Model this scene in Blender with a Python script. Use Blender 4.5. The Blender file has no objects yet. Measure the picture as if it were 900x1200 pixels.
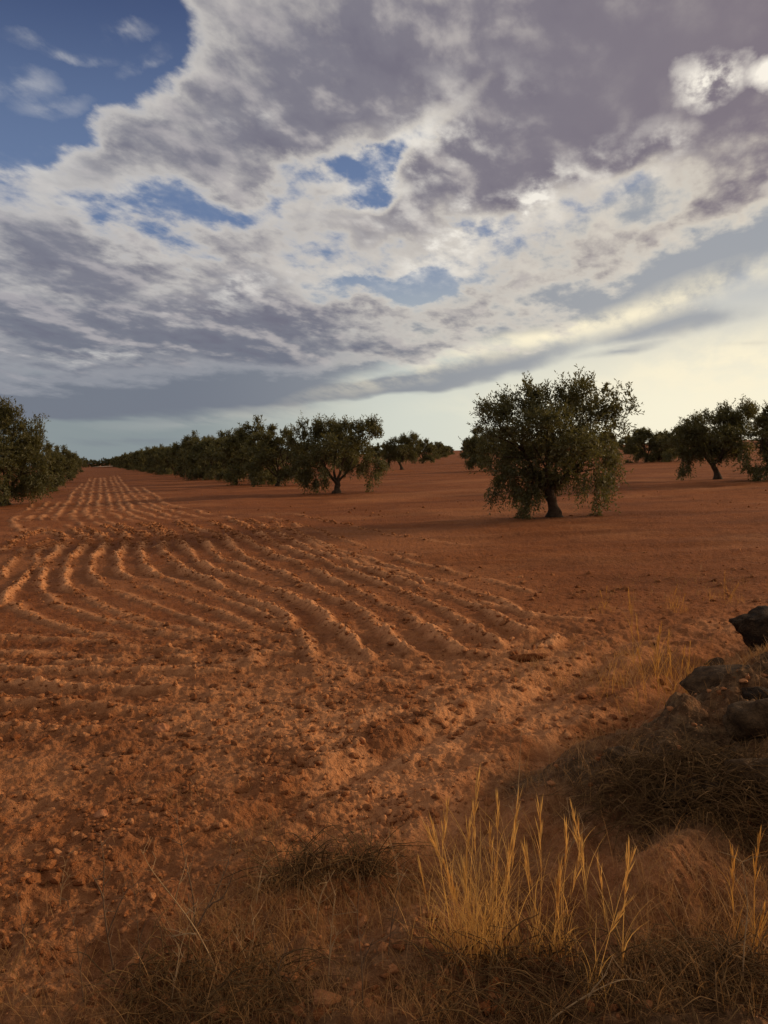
import bpy, math, random
import numpy as np
from mathutils import Matrix, Vector

random.seed(7)
RNG = np.random.default_rng(7)
R = math.radians
scene = bpy.context.scene
COL = scene.collection

# ------------------------------------------------------------------ camera
CAM_H = 1.9
F = 902.0                                     # focal length in pixels of the 900 px wide photograph
cam_rot = Matrix.Rotation(math.pi / 2 - R(4.4), 3, 'X') @ Matrix.Rotation(R(-2.09), 3, 'Z')
cd = bpy.data.cameras.new('camera')
cam = bpy.data.objects.new('camera', cd)
COL.objects.link(cam)
cam.matrix_world = Matrix.Translation((0, 0, CAM_H)) @ cam_rot.to_4x4()
cd.sensor_fit = 'HORIZONTAL'
cd.sensor_width = 36
cd.lens = 36 * F / 900
cd.clip_start = 0.05
cd.clip_end = 9000
scene.camera = cam


def direction(px, py):
    v = cam_rot @ Vector(((px - 450) / F, -(py - 600) / F, -1))
    return v.normalized()


def on_plane(px, py, z=0.0):
    v = direction(px, py)
    t = (z - CAM_H) / v.z
    return np.array((v.x * t, v.y * t))


# ------------------------------------------------------------------ helpers
def srgb(r, g, b):
    def f(c):
        c /= 255
        return c / 12.92 if c <= 0.04045 else ((c + 0.055) / 1.055) ** 2.4
    return (f(r), f(g), f(b))


TBL = np.random.default_rng(99).uniform(-1, 1, 65536)


def vnoise(x, y, seed=0):
    xi = np.floor(x).astype(np.int64)
    yi = np.floor(y).astype(np.int64)
    fx = x - xi
    fy = y - yi
    fx = fx * fx * (3 - 2 * fx)
    fy = fy * fy * (3 - 2 * fy)

    def h(a, b):
        return TBL[((a * 73856093) ^ (b * 19349663) ^ (seed * 83492791)) & 65535]
    return (h(xi, yi) * (1 - fx) + h(xi + 1, yi) * fx) * (1 - fy) + (h(xi, yi + 1) * (1 - fx) + h(xi + 1, yi + 1) * fx) * fy


def fbm(x, y, scale, octv=4, seed=0, gain=0.5):
    a, s, t = 1.0, 1.0 / scale, 0.0
    for k in range(octv):
        t = t + a * vnoise(x * s + 13.7 * k, y * s - 7.1 * k, seed + k)
        a *= gain
        s *= 2.03
    return t


def smooth(a, b, x):
    t = np.clip((x - a) / (b - a), 0, 1)
    return t * t * (3 - 2 * t)


def mesh_from(name, verts, faces, mats, smooth_shade=False, attrs=None, mat_index=None):
    """verts (n,3); faces: (m,k) array or a list of such arrays"""
    if not isinstance(faces, list):
        faces = [faces]
    faces = [np.asarray(f, dtype=np.int32) for f in faces if len(f)]
    me = bpy.data.meshes.new(name)
    verts = np.asarray(verts, dtype=np.float32)
    me.vertices.add(len(verts))
    me.vertices.foreach_set('co', verts.ravel())
    nl = sum(f.size for f in faces)
    nf = sum(len(f) for f in faces)
    me.loops.add(nl)
    me.polygons.add(nf)
    me.loops.foreach_set('vertex_index', np.concatenate([f.ravel() for f in faces]))
    tot = np.concatenate([np.full(len(f), f.shape[1], dtype=np.int32) for f in faces])
    st = np.concatenate([[0], np.cumsum(tot)[:-1]]).astype(np.int32)
    me.polygons.foreach_set('loop_start', st)
    me.polygons.foreach_set('loop_total', tot)
    if smooth_shade:
        me.polygons.foreach_set('use_smooth', np.ones(nf, dtype=bool))
    for m in (mats if isinstance(mats, (list, tuple)) else [mats]):
        me.materials.append(m)
    if mat_index is not None:
        me.polygons.foreach_set('material_index', np.asarray(mat_index, dtype=np.int32))
    for k, v in (attrs or {}).items():
        a = me.attributes.new(k, 'FLOAT', 'POINT')
        a.data.foreach_set('value', np.asarray(v, dtype=np.float32))
    me.update()
    me.validate()
    return me


def link(name, me, parent=None, loc=(0, 0, 0)):
    o = bpy.data.objects.new(name, me)
    COL.objects.link(o)
    o.location = loc
    if parent is not None:
        o.parent = parent
    return o


def thing(name, label, cat, loc, rz=0.0, sc=1.0, group=None):
    o = bpy.data.objects.new(name, None)
    COL.objects.link(o)
    o.empty_display_size = 0.2
    o.location = loc
    o.rotation_euler = (0, 0, rz)
    o.scale = (sc, sc, sc) if not isinstance(sc, (tuple, list)) else sc
    return tag(o, label, cat, group)


def tag(o, label, cat, group=None):
    o['label'] = label
    o['category'] = cat
    if group:
        o['group'] = group
    return o


# ------------------------------------------------------------------ materials
def new_mat(name):
    m = bpy.data.materials.new(name)
    m.use_nodes = True
    nt = m.node_tree
    nt.nodes.clear()
    out = nt.nodes.new('ShaderNodeOutputMaterial')
    return m, nt, out


class G:
    """small node-graph writer"""
    def __init__(self, nt):
        self.nt = nt

    def n(self, typ, ins=None, out=0, **props):
        nd = self.nt.nodes.new(typ)
        for k, v in props.items():
            setattr(nd, k, v)
        for k, v in (ins or {}).items():
            self.put(nd, k, v)
        return nd.outputs[out]

    def put(self, nd, k, v):
        s = nd.inputs[k]
        if isinstance(v, bpy.types.NodeSocket):
            self.nt.links.new(v, s)
        else:
            if s.type == 'RGBA' and len(v) == 3:
                v = (*v, 1)
            s.default_value = v

    def m(self, op, a, b=0.0, c=0.0, clamp=False):
        return self.n('ShaderNodeMath', {0: a, 1: b, 2: c}, operation=op, use_clamp=clamp)

    def mr(self, v, a, b, c=0.0, d=1.0, t='SMOOTHSTEP'):
        return self.n('ShaderNodeMapRange', {'Value': v, 'From Min': a, 'From Max': b, 'To Min': c, 'To Max': d}, interpolation_type=t)

    def mix(self, f, a, b, blend='MIX'):
        nd = self.nt.nodes.new('ShaderNodeMix')
        nd.data_type = 'RGBA'
        nd.blend_type = blend
        self.put(nd, 0, f)
        self.put(nd, 6, a)
        self.put(nd, 7, b)
        return nd.outputs[2]

    def noise(self, vec, scale, detail=4, rough=0.5, dist=0.0, out=0):
        return self.n('ShaderNodeTexNoise', {'Vector': vec, 'Scale': scale, 'Detail': detail, 'Roughness': rough, 'Distortion': dist}, out=out)

    def attr(self, name):
        return self.n('ShaderNodeAttribute', out=2, attribute_name=name)


def soil_material():
    m, nt, out = new_mat('red_soil')
    g = G(nt)
    pos = g.n('ShaderNodeTexCoord', out=3)
    dry = g.attr('dry')  # dry soil, and also sunlit tone painted on crests and near ground
    bank = g.attr('bank')
    big = g.noise(pos, 0.12, 4, 0.55)
    mid = g.noise(pos, 1.7, 5, 0.6)
    fine = g.noise(pos, 14, 5, 0.65)
    grit = g.noise(pos, 70, 3, 0.6)
    c = g.mix(g.mr(big, 0.35, 0.65), SOIL_A, SOIL_B)
    flat = g.n('ShaderNodeMapping', {'Vector': pos, 'Scale': (0.35, 1.0, 1.0), 'Rotation': (0, 0, R(20))})
    wide = g.noise(flat, 0.55, 6, 0.65)
    c = g.mix(g.m('MULTIPLY', g.mr(wide, 0.44, 0.64), 0.75), c, SOIL_C)
    c = g.mix(g.m('MULTIPLY', g.mr(mid, 0.42, 0.72), 0.55), c, SOIL_C)
    c = g.mix(g.m('MULTIPLY', g.mr(fine, 0.5, 0.75), 0.45), c, SOIL_D)
    c = g.mix(g.m('MULTIPLY', g.mr(fine, 0.46, 0.28), 0.5), c, SOIL_E)
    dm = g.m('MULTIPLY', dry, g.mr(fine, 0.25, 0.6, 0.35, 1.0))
    c = g.mix(dm, c, SOIL_DRY_LIT)
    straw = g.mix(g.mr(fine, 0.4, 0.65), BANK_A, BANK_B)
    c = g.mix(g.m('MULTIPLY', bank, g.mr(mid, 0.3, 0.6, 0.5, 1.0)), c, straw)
    c = g.mix(g.m('MULTIPLY', g.mr(grit, 0.62, 0.7), 0.35), c, SOIL_DRY_LIT)
    b = g.nt.nodes.new('ShaderNodeBsdfPrincipled')
    g.put(b, 'Base Color', c)
    g.put(b, 'Roughness', 0.95)
    g.put(b, 'Specular IOR Level', 0.1)
    h = g.m('ADD', g.m('MULTIPLY', fine, 1.0), g.m('MULTIPLY', grit, 0.25))
    bp = g.n('ShaderNodeBump', {'Height': h, 'Strength': 1.0, 'Distance': 0.06})
    g.put(b, 'Normal', bp)
    nt.links.new(b.outputs[0], out.inputs[0])
    return m


SOIL_A = (0.205, 0.064, 0.019)
SOIL_B = (0.255, 0.081, 0.024)
SOIL_C = (0.140, 0.043, 0.013)
SOIL_D = (0.33, 0.120, 0.041)
SOIL_E = (0.095, 0.029, 0.010)
SOIL_DRY_LIT = (0.68, 0.30, 0.125)  # pale dry soil, brightened to carry painted sunlight as well
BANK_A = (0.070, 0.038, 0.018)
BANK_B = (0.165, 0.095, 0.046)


def leaf_material(name, top, under, trans=0.25, low=None):
    m, nt, out = new_mat(name)
    g = G(nt)
    geo = g.nt.nodes.new('ShaderNodeNewGeometry')
    rnd = g.attr('tint')
    c1 = g.mix(rnd, low or tuple(x * 0.65 for x in top), tuple(min(.8, x * 1.3) for x in top))
    c = g.mix(geo.outputs['Backfacing'], c1, under)
    b = g.nt.nodes.new('ShaderNodeBsdfPrincipled')
    g.put(b, 'Base Color', c)
    g.put(b, 'Roughness', 0.6)
    g.put(b, 'Specular IOR Level', 0.25)
    t = g.n('ShaderNodeBsdfTranslucent', {'Color': tuple(min(1, x * 1.6) for x in top)})
    mx = g.nt.nodes.new('ShaderNodeMixShader')
    g.put(mx, 0, trans)
    nt.links.new(b.outputs[0], mx.inputs[1])
    nt.links.new(t, mx.inputs[2])
    nt.links.new(mx.outputs[0], out.inputs[0])
    return m


def rough_material(name, a, b_, scale=8, bump=0.4, dist=0.02, trans=0.0):
    m, nt, out = new_mat(name)
    g = G(nt)
    pos = g.n('ShaderNodeTexCoord', out=3)
    n1 = g.noise(pos, scale, 6, 0.62)
    n2 = g.noise(pos, scale * 5, 4, 0.6)
    c = g.mix(g.mr(n1, 0.35, 0.65), a, b_)
    c = g.mix(g.m('MULTIPLY', g.mr(n2, 0.5, 0.7), 0.4), c, tuple(x * 0.6 for x in a))
    b = g.nt.nodes.new('ShaderNodeBsdfPrincipled')
    g.put(b, 'Base Color', c)
    g.put(b, 'Roughness', 0.9)
    g.put(b, 'Specular IOR Level', 0.15)
    h = g.m('ADD', n1, g.m('MULTIPLY', n2, 0.5))
    g.put(b, 'Normal', g.n('ShaderNodeBump', {'Height': h, 'Strength': bump, 'Distance': dist}))
    if trans:
        t = g.n('ShaderNodeBsdfTranslucent', {'Color': c})
        mx = g.nt.nodes.new('ShaderNodeMixShader')
        g.put(mx, 0, trans)
        nt.links.new(b.outputs[0], mx.inputs[1])
        nt.links.new(t, mx.inputs[2])
        nt.links.new(mx.outputs[0], out.inputs[0])
    else:
        nt.links.new(b.outputs[0], out.inputs[0])
    return m


M_SOIL = soil_material()
M_LEAF = leaf_material('olive_leaf', (0.080, 0.070, 0.017), (0.130, 0.120, 0.058), 0.38)
M_BARK = rough_material('olive_bark', (0.045, 0.028, 0.016), (0.075, 0.050, 0.030), 9, 0.8, 0.04)
M_CLOD = rough_material('soil_clod', (0.30, 0.105, 0.042), (0.46, 0.20, 0.092), 12, 0.7, 0.02)
M_GOLD = leaf_material('golden_grass', (0.56, 0.30, 0.075), (0.50, 0.28, 0.085), 0.36, (0.26, 0.15, 0.065))
M_FADED = leaf_material('faded_grass', (0.47, 0.225, 0.045), (0.44, 0.21, 0.05), 0.35)
M_STRAW = leaf_material('dry_straw', (0.33, 0.165, 0.055), (0.30, 0.155, 0.055), 0.25)
M_STEM = rough_material('dead_stem', (0.11, 0.06, 0.032), (0.17, 0.10, 0.055), 20, 0.3, 0.005)
M_PALE = rough_material('pale_stem', (0.30, 0.18, 0.085), (0.38, 0.24, 0.12), 20, 0.3, 0.005)
M_BRUSH = rough_material('dark_brush', (0.070, 0.034, 0.012), (0.150, 0.080, 0.028), 15, 0.3, 0.005)
M_STONE_DARK = rough_material('dark_stone', (0.026, 0.015, 0.008), (0.070, 0.040, 0.020), 16, 1.0, 0.06)
M_STONE = rough_material('brown_stone', (0.050, 0.027, 0.012), (0.12, 0.066, 0.030), 18, 1.0, 0.04)
M_TRACK = rough_material('pale_track', (0.42, 0.30, 0.2), (0.5, 0.38, 0.27), 0.5, 0.1, 0.02)

# ------------------------------------------------------------------ plough ridges (traced where they lie on the ground)
PLOUGH = [
    # far part of the open lane, running away from the camera
    ([(16, 614), (24, 605), (40, 590)], .042), ([(33, 613), (40, 604), (58, 586)], .042),
    ([(49, 611), (55, 603), (70, 587)], .05), ([(66, 611), (73, 598), (86, 578), (98, 565)], .05),
    ([(83, 607), (94, 588), (99, 573), (107, 558)], .05), ([(100, 606), (105, 588), (108, 572), (112, 558)], .05),
    ([(114, 606), (116, 588), (117, 572), (118, 558)], .05), ([(130, 604), (128, 588), (125, 572), (122, 558)], .05),
    ([(143, 601), (139, 587), (133, 570), (128, 557)], .042), ([(154, 600), (147, 584), (140, 570), (132, 556)], .05),
    ([(169, 596), (159, 584), (147, 570), (137, 556)], .05), ([(181, 596), (171, 585), (155, 570)], .042),
    ([(196, 593), (186, 585), (165, 571)], .05),
    # the curved strokes
    ([(0, 650), (15, 640), (32, 630), (50, 624)], .07),
    ([(0, 679), (15, 660), (32, 645), (61, 635)], .08),
    ([(2, 712), (10, 699), (27, 679), (42, 662), (46, 648), (66, 638)], .08),
    ([(59, 625), (73, 630), (76, 638), (64, 651), (51, 665), (47, 680), (51, 697)], .08),
    ([(84, 622), (95, 629), (103, 637), (98, 645), (84, 657), (76, 669), (76, 682), (81, 691), (93, 696)], .09),
    ([(103, 621), (117, 629), (125, 637), (120, 645), (109, 657), (106, 667), (114, 679), (127, 689)], .09),
    ([(120, 617), (137, 624), (149, 633), (144, 645), (137, 657), (142, 670), (159, 682)], .09),
    ([(134, 616), (156, 624), (171, 632), (166, 645), (169, 660), (178, 670), (192, 676)], .08),
    ([(156, 612), (181, 622), (192, 632), (192, 645), (203, 657), (220, 670), (258, 688), (290, 701), (329, 720), (342, 734), (354, 750), (364, 765), (370, 784)], .08),
    ([(172, 611), (190, 622), (214, 638), (227, 653), (245, 666), (290, 682), (332, 694), (354, 705), (376, 719), (395, 737), (412, 750), (429, 768), (441, 783)], .08),
    ([(205, 611), (224, 625), (242, 639), (267, 658), (300, 668)], .06),
    ([(212, 609), (227, 619), (252, 628), (273, 641), (290, 653), (314, 666), (342, 678), (367, 691), (392, 700), (413, 711), (432, 722), (448, 740), (464, 754), (479, 765), (490, 778)], .08),
    ([(238, 608), (255, 616), (283, 632), (304, 641), (330, 654), (375, 671), (420, 693), (445, 706), (473, 718), (488, 731), (504, 743), (523, 756), (538, 765), (560, 774)], .075),
    ([(262, 606), (280, 614), (304, 628), (326, 638), (354, 649), (405, 668), (457, 687), (485, 700), (513, 712), (535, 724), (554, 737), (572, 748), (588, 756), (607, 762)], .07),
    ([(288, 609), (304, 616), (336, 632), (360, 641), (379, 649), (435, 667), (495, 687), (523, 698), (551, 709), (576, 721), (594, 732), (613, 742), (635, 747)], .06),
    ([(317, 613), (345, 625), (373, 636), (450, 661), (538, 690), (576, 700), (597, 709), (619, 720), (638, 726)], .045),
    # headland passes lying across
    ([(-40, 784), (20, 785), (50, 787), (100, 788), (150, 789), (200, 787), (240, 789), (277, 787), (330, 785), (400, 788)], .075),
    ([(-40, 803), (7, 804), (43, 805), (90, 809), (133, 808), (187, 810), (240, 809)], .08),
    ([(-50, 826), (0, 827), (50, 827), (100, 829), (133, 832), (180, 833)], .085),
    ([(-50, 852), (0, 853), (40, 854), (83, 858), (122, 857)], .085),
    ([(125, 757), (167, 760), (200, 763), (230, 771)], .075),
    ([(170, 741), (227, 748), (253, 753), (283, 758), (304, 764), (329, 765), (350, 768)], .06),
    ([(60, 775), (110, 775), (187, 774), (236, 775)], .06),
    ([(292, 756), (298, 768), (296, 783)], .06),
    ([(540, 770), (590, 772), (640, 760), (660, 748)], .08),
]
for a_, b_ in (((49, 611), (59, 625)), ((66, 611), (84, 622)), ((83, 607), (103, 621)), ((100, 606), (120, 617)), ((114, 606), (134, 616)), ((130, 604), (156, 612)), ((143, 601), (172, 611)),
               ((154, 600), (205, 611)), ((169, 596), (212, 609)), ((181, 596), (238, 608)), ((196, 593), (262, 606)), ((33, 613), (50, 624)), ((16, 614), (32, 627))):
    m_ = ((a_[0] + b_[0]) / 2 - 3, (a_[1] + b_[1]) / 2)
    PLOUGH.append(([(a_[0] + 2, a_[1] - 4), a_, m_, b_, (b_[0] + 6, b_[1] + 3)], .036))
PLOUGH += [([(90, 694), (130, 713), (190, 733), (255, 750), (300, 768)], .03), ([(124, 688), (170, 705), (230, 726), (290, 746), (345, 767)], .032),
           ([(156, 681), (210, 700), (270, 722), (318, 742), (352, 766)], .034), ([(189, 675), (240, 694), (300, 716), (345, 741)], .034),
           ([(50, 695), (80, 712), (140, 730), (200, 745)], .028), ([(8, 705), (40, 722), (90, 738), (150, 750)], .028), ([(-40, 742), (40, 748), (110, 752), (170, 757)], .03),
           ([(-40, 764), (50, 766), (120, 768), (190, 770)], .032), ([(350, 630), (400, 650), (470, 672), (540, 682)], .03), ([(400, 632), (470, 655), (560, 676), (640, 700)], .028),
           ([(300, 604), (350, 616), (420, 638), (500, 655)], .028), ([(480, 690), (560, 706), (640, 722), (700, 730)], .03), ([(330, 600), (400, 615), (480, 630), (560, 640)], .024)]
# tyre-and-tine berm leading away from the big grass clump
PLOUGH.append(([(560, 850), (590, 825), (615, 805), (640, 780)], .06))


def catmull(P, per=8):
    P = np.asarray(P, float)
    Q = np.vstack([2 * P[0] - P[1], P, 2 * P[-1] - P[-2]])
    out = []
    for i in range(1, len(Q) - 2):
        a, b, c, d = Q[i - 1], Q[i], Q[i + 1], Q[i + 2]
        for t in np.linspace(0, 1, per, endpoint=False):
            out.append(0.5 * ((2 * b) + (-a + c) * t + (2 * a - 5 * b + 4 * c - d) * t * t + (-a + 3 * b - 3 * c + d) * t ** 3))
    out.append(P[-1])
    return np.array(out)


RIDGES = []
for pts, amp in PLOUGH:
    pix = catmull(pts)
    W = np.array([on_plane(*p) for p in pix])
    RIDGES.append((W, amp))

# crest of the spoil bank at the right
BANK_PIX = [(590, 962, .02), (645, 930, .09), (700, 898, .18), (760, 866, .27), (815, 845, .33), (868, 815, .39), (930, 775, .44), (1010, 725, .46), (1100, 670, .44)]
BANK = np.array([(*on_plane(a, b, z), z) for a, b, z in BANK_PIX])


def near_polyline(x, y, W):
    """distance to polyline, parameter 0..1, signed side"""
    best = np.full(x.shape, 1e9)
    par = np.zeros(x.shape)
    side = np.zeros(x.shape)
    n = len(W) - 1
    for i in range(n):
        ax, ay = W[i, 0], W[i, 1]
        bx, by = W[i + 1, 0], W[i + 1, 1]
        dx, dy = bx - ax, by - ay
        L2 = dx * dx + dy * dy + 1e-12
        t = np.clip(((x - ax) * dx + (y - ay) * dy) / L2, 0, 1)
        qx, qy = x - ax - t * dx, y - ay - t * dy
        d = qx * qx + qy * qy
        k = d < best
        best = np.where(k, d, best)
        par = np.where(k, (i + t) / n, par)
        side = np.where(k, np.sign(dx * qy - dy * qx), side)
    return np.sqrt(best), par, side


def terrain(x, y):
    """height, dryness with painted sunlit tone, bank cover"""
    r = np.hypot(x, y)
    z = 0.10 * fbm(x, y, 9, 3, 1) * smooth(4, 30, r) + 0.9 * fbm(x, y, 160, 3, 2) * smooth(60, 500, r)
    dry = np.zeros_like(x)
    rid = np.zeros_like(x)
    # ridges with a broken crest
    wig = 0.045 * fbm(x, y, 0.5, 3, 5)
    brk = fbm(x, y, 1.3, 4, 8)
    brk2 = fbm(x, y, 0.35, 3, 12)
    brk = brk * (1 + 0.9 * smooth(15, 24, r)) - 0.25 * smooth(17, 21, r) * smooth(27, 22, r)
    wig = wig * (1 + 1.2 * smooth(15, 26, r))
    crumb = fbm(x, y, 0.10, 3, 14, 0.7)
    for W, amp in RIDGES:
        lo, hi = W.min(0) - 0.7, W.max(0) + 0.7
        k = np.where((x > lo[0]) & (x < hi[0]) & (y > lo[1]) & (y < hi[1]))[0]
        if not len(k):
            continue
        d, p, s = near_polyline(x[k], y[k], W)
        d = np.abs(d * np.where(s == 0, 1, s) + wig[k])
        end = smooth(0, 0.08, p) * smooth(1, 0.92, p)
        end = np.where(d > 0, end, end)
        w = 0.075 + 0.02 * brk2[k]
        a = np.clip(0.9 + 0.6 * brk[k] + 0.12 * crumb[k], 0.08, 1.4) * end
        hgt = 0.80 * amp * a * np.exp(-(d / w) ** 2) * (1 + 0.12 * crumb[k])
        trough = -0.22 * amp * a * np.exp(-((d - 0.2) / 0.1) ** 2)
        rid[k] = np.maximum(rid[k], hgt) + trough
        dry[k] = np.maximum(dry[k], np.clip(a, 0, 1.0) * np.exp(-(d / (w * 1.3)) ** 2) * min(1, 0.35 + amp / 0.10))  # crest: dry soil plus sunlit tone put into the colour
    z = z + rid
    # bank
    d, p, s = near_polyline(x, y, BANK)
    zc = np.interp(p, np.linspace(0, 1, len(BANK)), BANK[:, 2])
    near_side = s < 0
    w = np.where(near_side, 0.95, 0.42)
    env = np.exp(-(d / w) ** 2)
    env = np.where(near_side, np.maximum(env, 0.35 * np.exp(-(d / 2.2) ** 2)), env)
    lump = 1 + 0.26 * fbm(x, y, 0.33, 5, 21, .6)
    z = z + zc * env * np.clip(lump, 0.4, 1.6)
    bank = np.clip(env * 1.5 * smooth(0.02, 0.10, zc), 0, 1)
    # the verge the photographer stands on
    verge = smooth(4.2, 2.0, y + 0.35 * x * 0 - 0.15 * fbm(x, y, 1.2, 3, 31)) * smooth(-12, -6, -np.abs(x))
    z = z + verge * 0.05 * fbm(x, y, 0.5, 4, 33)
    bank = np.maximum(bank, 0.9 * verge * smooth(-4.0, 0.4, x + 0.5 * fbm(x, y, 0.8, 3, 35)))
    # rounded lump of earth in front of the brush
    c = on_plane(760, 1020, 0.1)
    q = np.hypot((x - c[0]) / 0.30, (y - c[1]) / 0.20)
    z = z + 0.13 * np.exp(-q ** 2)
    bank = bank * (1 - 0.7 * np.exp(-q ** 2))
    # coarse tilth: rougher close to the headland, cloddy
    head = smooth(9.5, 6.5, y) + 0.42
    rough = 0.018 * fbm(x, y, 0.20, 5, 41, 0.68) + 0.02 * np.abs(fbm(x, y, 0.5, 3, 44)) + 0.010 * np.maximum(fbm(x, y, 0.07, 3, 47, .6), 0)
    z = z + 0.034 * fbm(x * .22, y, 0.62, 4, 81, .55) * smooth(9, 13, y) * smooth(70, 30, y)
    z = z + rough * np.clip(head, 0, 1) * smooth(60, 15, r)
    # wheel ruts crossing the headland
    a = on_plane(250, 985)
    b = on_plane(640, 800)
    for off in (0.0, -0.9, -1.75):
        n = np.array([-(b - a)[1], (b - a)[0]])
        n /= np.linalg.norm(n)
        q = (x - a[0]) * n[0] + (y - a[1]) * n[1] - off + 0.12 * fbm(x, y, 1.5, 3, 51)
        m = smooth(2.2, 3.0, y) * smooth(8.5, 6.5, y)
        z = z + m * (-0.045 * np.exp(-(q / 0.16) ** 2) + 0.03 * np.exp(-((np.abs(q) - 0.27) / 0.1) ** 2))
        dry = np.maximum(dry, 0.45 * m * np.exp(-((q + .2) / 0.2) ** 2) * smooth(0.5, 2, x + 2))
    # pale loose patches, and sunlit tone painted into the near ground
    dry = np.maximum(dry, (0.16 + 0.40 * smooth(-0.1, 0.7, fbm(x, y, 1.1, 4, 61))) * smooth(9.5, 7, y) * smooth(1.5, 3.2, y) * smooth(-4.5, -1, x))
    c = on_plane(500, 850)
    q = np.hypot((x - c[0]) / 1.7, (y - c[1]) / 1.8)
    dry = np.maximum(dry, 0.85 * np.exp(-q ** 2) * smooth(-0.7, 0.4, fbm(x, y, 0.35, 4, 63)))  # sunlit patch painted into the soil colour
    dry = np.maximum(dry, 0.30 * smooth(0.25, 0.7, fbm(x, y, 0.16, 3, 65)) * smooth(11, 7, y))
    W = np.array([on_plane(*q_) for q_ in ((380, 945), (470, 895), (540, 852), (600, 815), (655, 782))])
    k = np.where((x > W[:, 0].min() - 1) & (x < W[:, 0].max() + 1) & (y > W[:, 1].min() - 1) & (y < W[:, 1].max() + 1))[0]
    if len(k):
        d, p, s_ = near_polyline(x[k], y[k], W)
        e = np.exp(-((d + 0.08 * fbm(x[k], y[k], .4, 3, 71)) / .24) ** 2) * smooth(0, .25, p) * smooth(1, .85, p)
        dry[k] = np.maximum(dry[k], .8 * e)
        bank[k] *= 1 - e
    # dry crust out in the field
    dry = np.maximum(dry, 0.16 * smooth(0.1, 0.8, fbm(x * .6, y, 2.6, 4, 73)) * smooth(8, 11, y) * smooth(90, 40, y))
    return z, np.clip(dry, 0, 1), np.clip(bank, 0, 1)


def ground_z(x, y):
    return float(terrain(np.array([float(x)]), np.array([float(y)]))[0][0])


# ------------------------------------------------------------------ ground sheet
def build_ground():
    dy = np.concatenate([np.linspace(3400, 720, 30), np.arange(700, 40, -1.05), np.arange(40, 6, -0.6), np.arange(6, 0.55, -0.25)])
    r = CAM_H * F / dy
    r = np.concatenate([[0.05], r, [4500]])
    a_in = np.arange(-33, 33.001, 0.075)
    a_out = np.concatenate([np.linspace(33.5, 60, 60), np.linspace(62, 298, 60), np.linspace(300, 326.5, 60)])
    ang = np.radians(np.concatenate([a_in, a_out]))
    nr, na = len(r), len(ang)
    A, RR = np.meshgrid(ang, r)
    x = (RR * np.sin(A)).ravel()
    y = (RR * np.cos(A)).ravel()
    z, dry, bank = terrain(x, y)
    i = np.arange(nr - 1)[:, None]
    j = np.arange(na)[None, :]
    j2 = (j + 1) % na
    f = np.stack([i * na + j + 0 * i, i * na + j2 + 0 * i, (i + 1) * na + j2, (i + 1) * na + j], -1).reshape(-1, 4)
    f = f[:, ::-1]
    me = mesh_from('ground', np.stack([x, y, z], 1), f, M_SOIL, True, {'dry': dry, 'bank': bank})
    o = link('ground', me)
    o['kind'] = 'structure'
    return o


build_ground()

# pale track crossing the far end of the open lane
p0, p1 = on_plane(104, 544.6), on_plane(136, 543.6)
if True:
    Y0, X0, X1 = 300.0, on_plane(100, 548)[0], 0
    uL, uR = direction(106, 545), direction(134, 545)
    ax, bx = uL.x / uL.y * Y0, uR.x / uR.y * Y0
    xs = np.linspace(ax, bx, 12)
    v, f = [], []
    for k, xx in enumerate(xs):
        for dyy in (0, 9, 18):
            v.append((xx, Y0 + dyy, float(terrain(np.array([xx]), np.array([Y0 + dyy]))[0][0]) + 0.35))
    for k in range(11):
        for q in range(2):
            f.append((k * 3 + q, (k + 1) * 3 + q, (k + 1) * 3 + q + 1, k * 3 + q + 1))
    o = link('path', mesh_from('path', np.array(v), np.array(f), M_TRACK, True))
    o['kind'] = 'structure'


# ------------------------------------------------------------------ generic shape builders
def tube(path, radii, sides=7, rough=0.0, rng=None, cap=True):
    P = np.asarray(path, float)
    n = len(P)
    T = np.gradient(P, axis=0)
    T /= np.linalg.norm(T, axis=1)[:, None] + 1e-9
    ref = np.array([0.31, 0.95, 0.05])
    U = np.cross(T, ref)
    U /= np.linalg.norm(U, axis=1)[:, None] + 1e-9
    V = np.cross(T, U)
    a = np.linspace(0, 2 * math.pi, sides, endpoint=False)
    rr = np.asarray(radii, float)[:, None] * np.ones(sides)
    if rough and rng is not None:
        rr = rr * (1 + rough * rng.uniform(-1, 1, (n, sides)))
    vv = P[:, None, :] + rr[:, :, None] * (np.cos(a)[None, :, None] * U[:, None, :] + np.sin(a)[None, :, None] * V[:, None, :])
    v = vv.reshape(-1, 3)
    i = np.arange(n - 1)[:, None]
    j = np.arange(sides)[None, :]
    f = np.stack([i * sides + j, i * sides + (j + 1) % sides, (i + 1) * sides + (j + 1) % sides, (i + 1) * sides + j], -1).reshape(-1, 4)
    if cap:
        v = np.vstack([v, P[-1:]])
        k = len(v) - 1
        b = (n - 1) * sides
        f = np.vstack([f, np.array([(b + q, b + (q + 1) % sides, k, k) for q in range(sides)])])
    return v, f


class Bag:
    def __init__(self):
        self.v, self.q, self.t, self.n, self.tint = [], [], [], 0, []

    def add(self, v, f, tint=None):
        v = np.asarray(v, float)
        f = np.asarray(f)
        if f.shape[1] == 4:
            deg = f[:, 2] == f[:, 3]
            if deg.any():
                self.t.append(f[deg][:, :3] + self.n)
                f = f[~deg]
            self.q.append(f + self.n)
        else:
            self.t.append(f + self.n)
        self.v.append(v)
        self.n += len(v)
        self.tint.append(np.full(len(v), 0.5) if tint is None else np.broadcast_to(tint, (len(v),)))

    def mesh(self, name, mat, sm=False, key='tint'):
        fs = []
        if self.q:
            fs.append(np.vstack(self.q))
        if self.t:
            fs.append(np.vstack(self.t))
        return mesh_from(name, np.vstack(self.v), fs, mat, sm, {key: np.concatenate(self.tint)})


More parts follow.
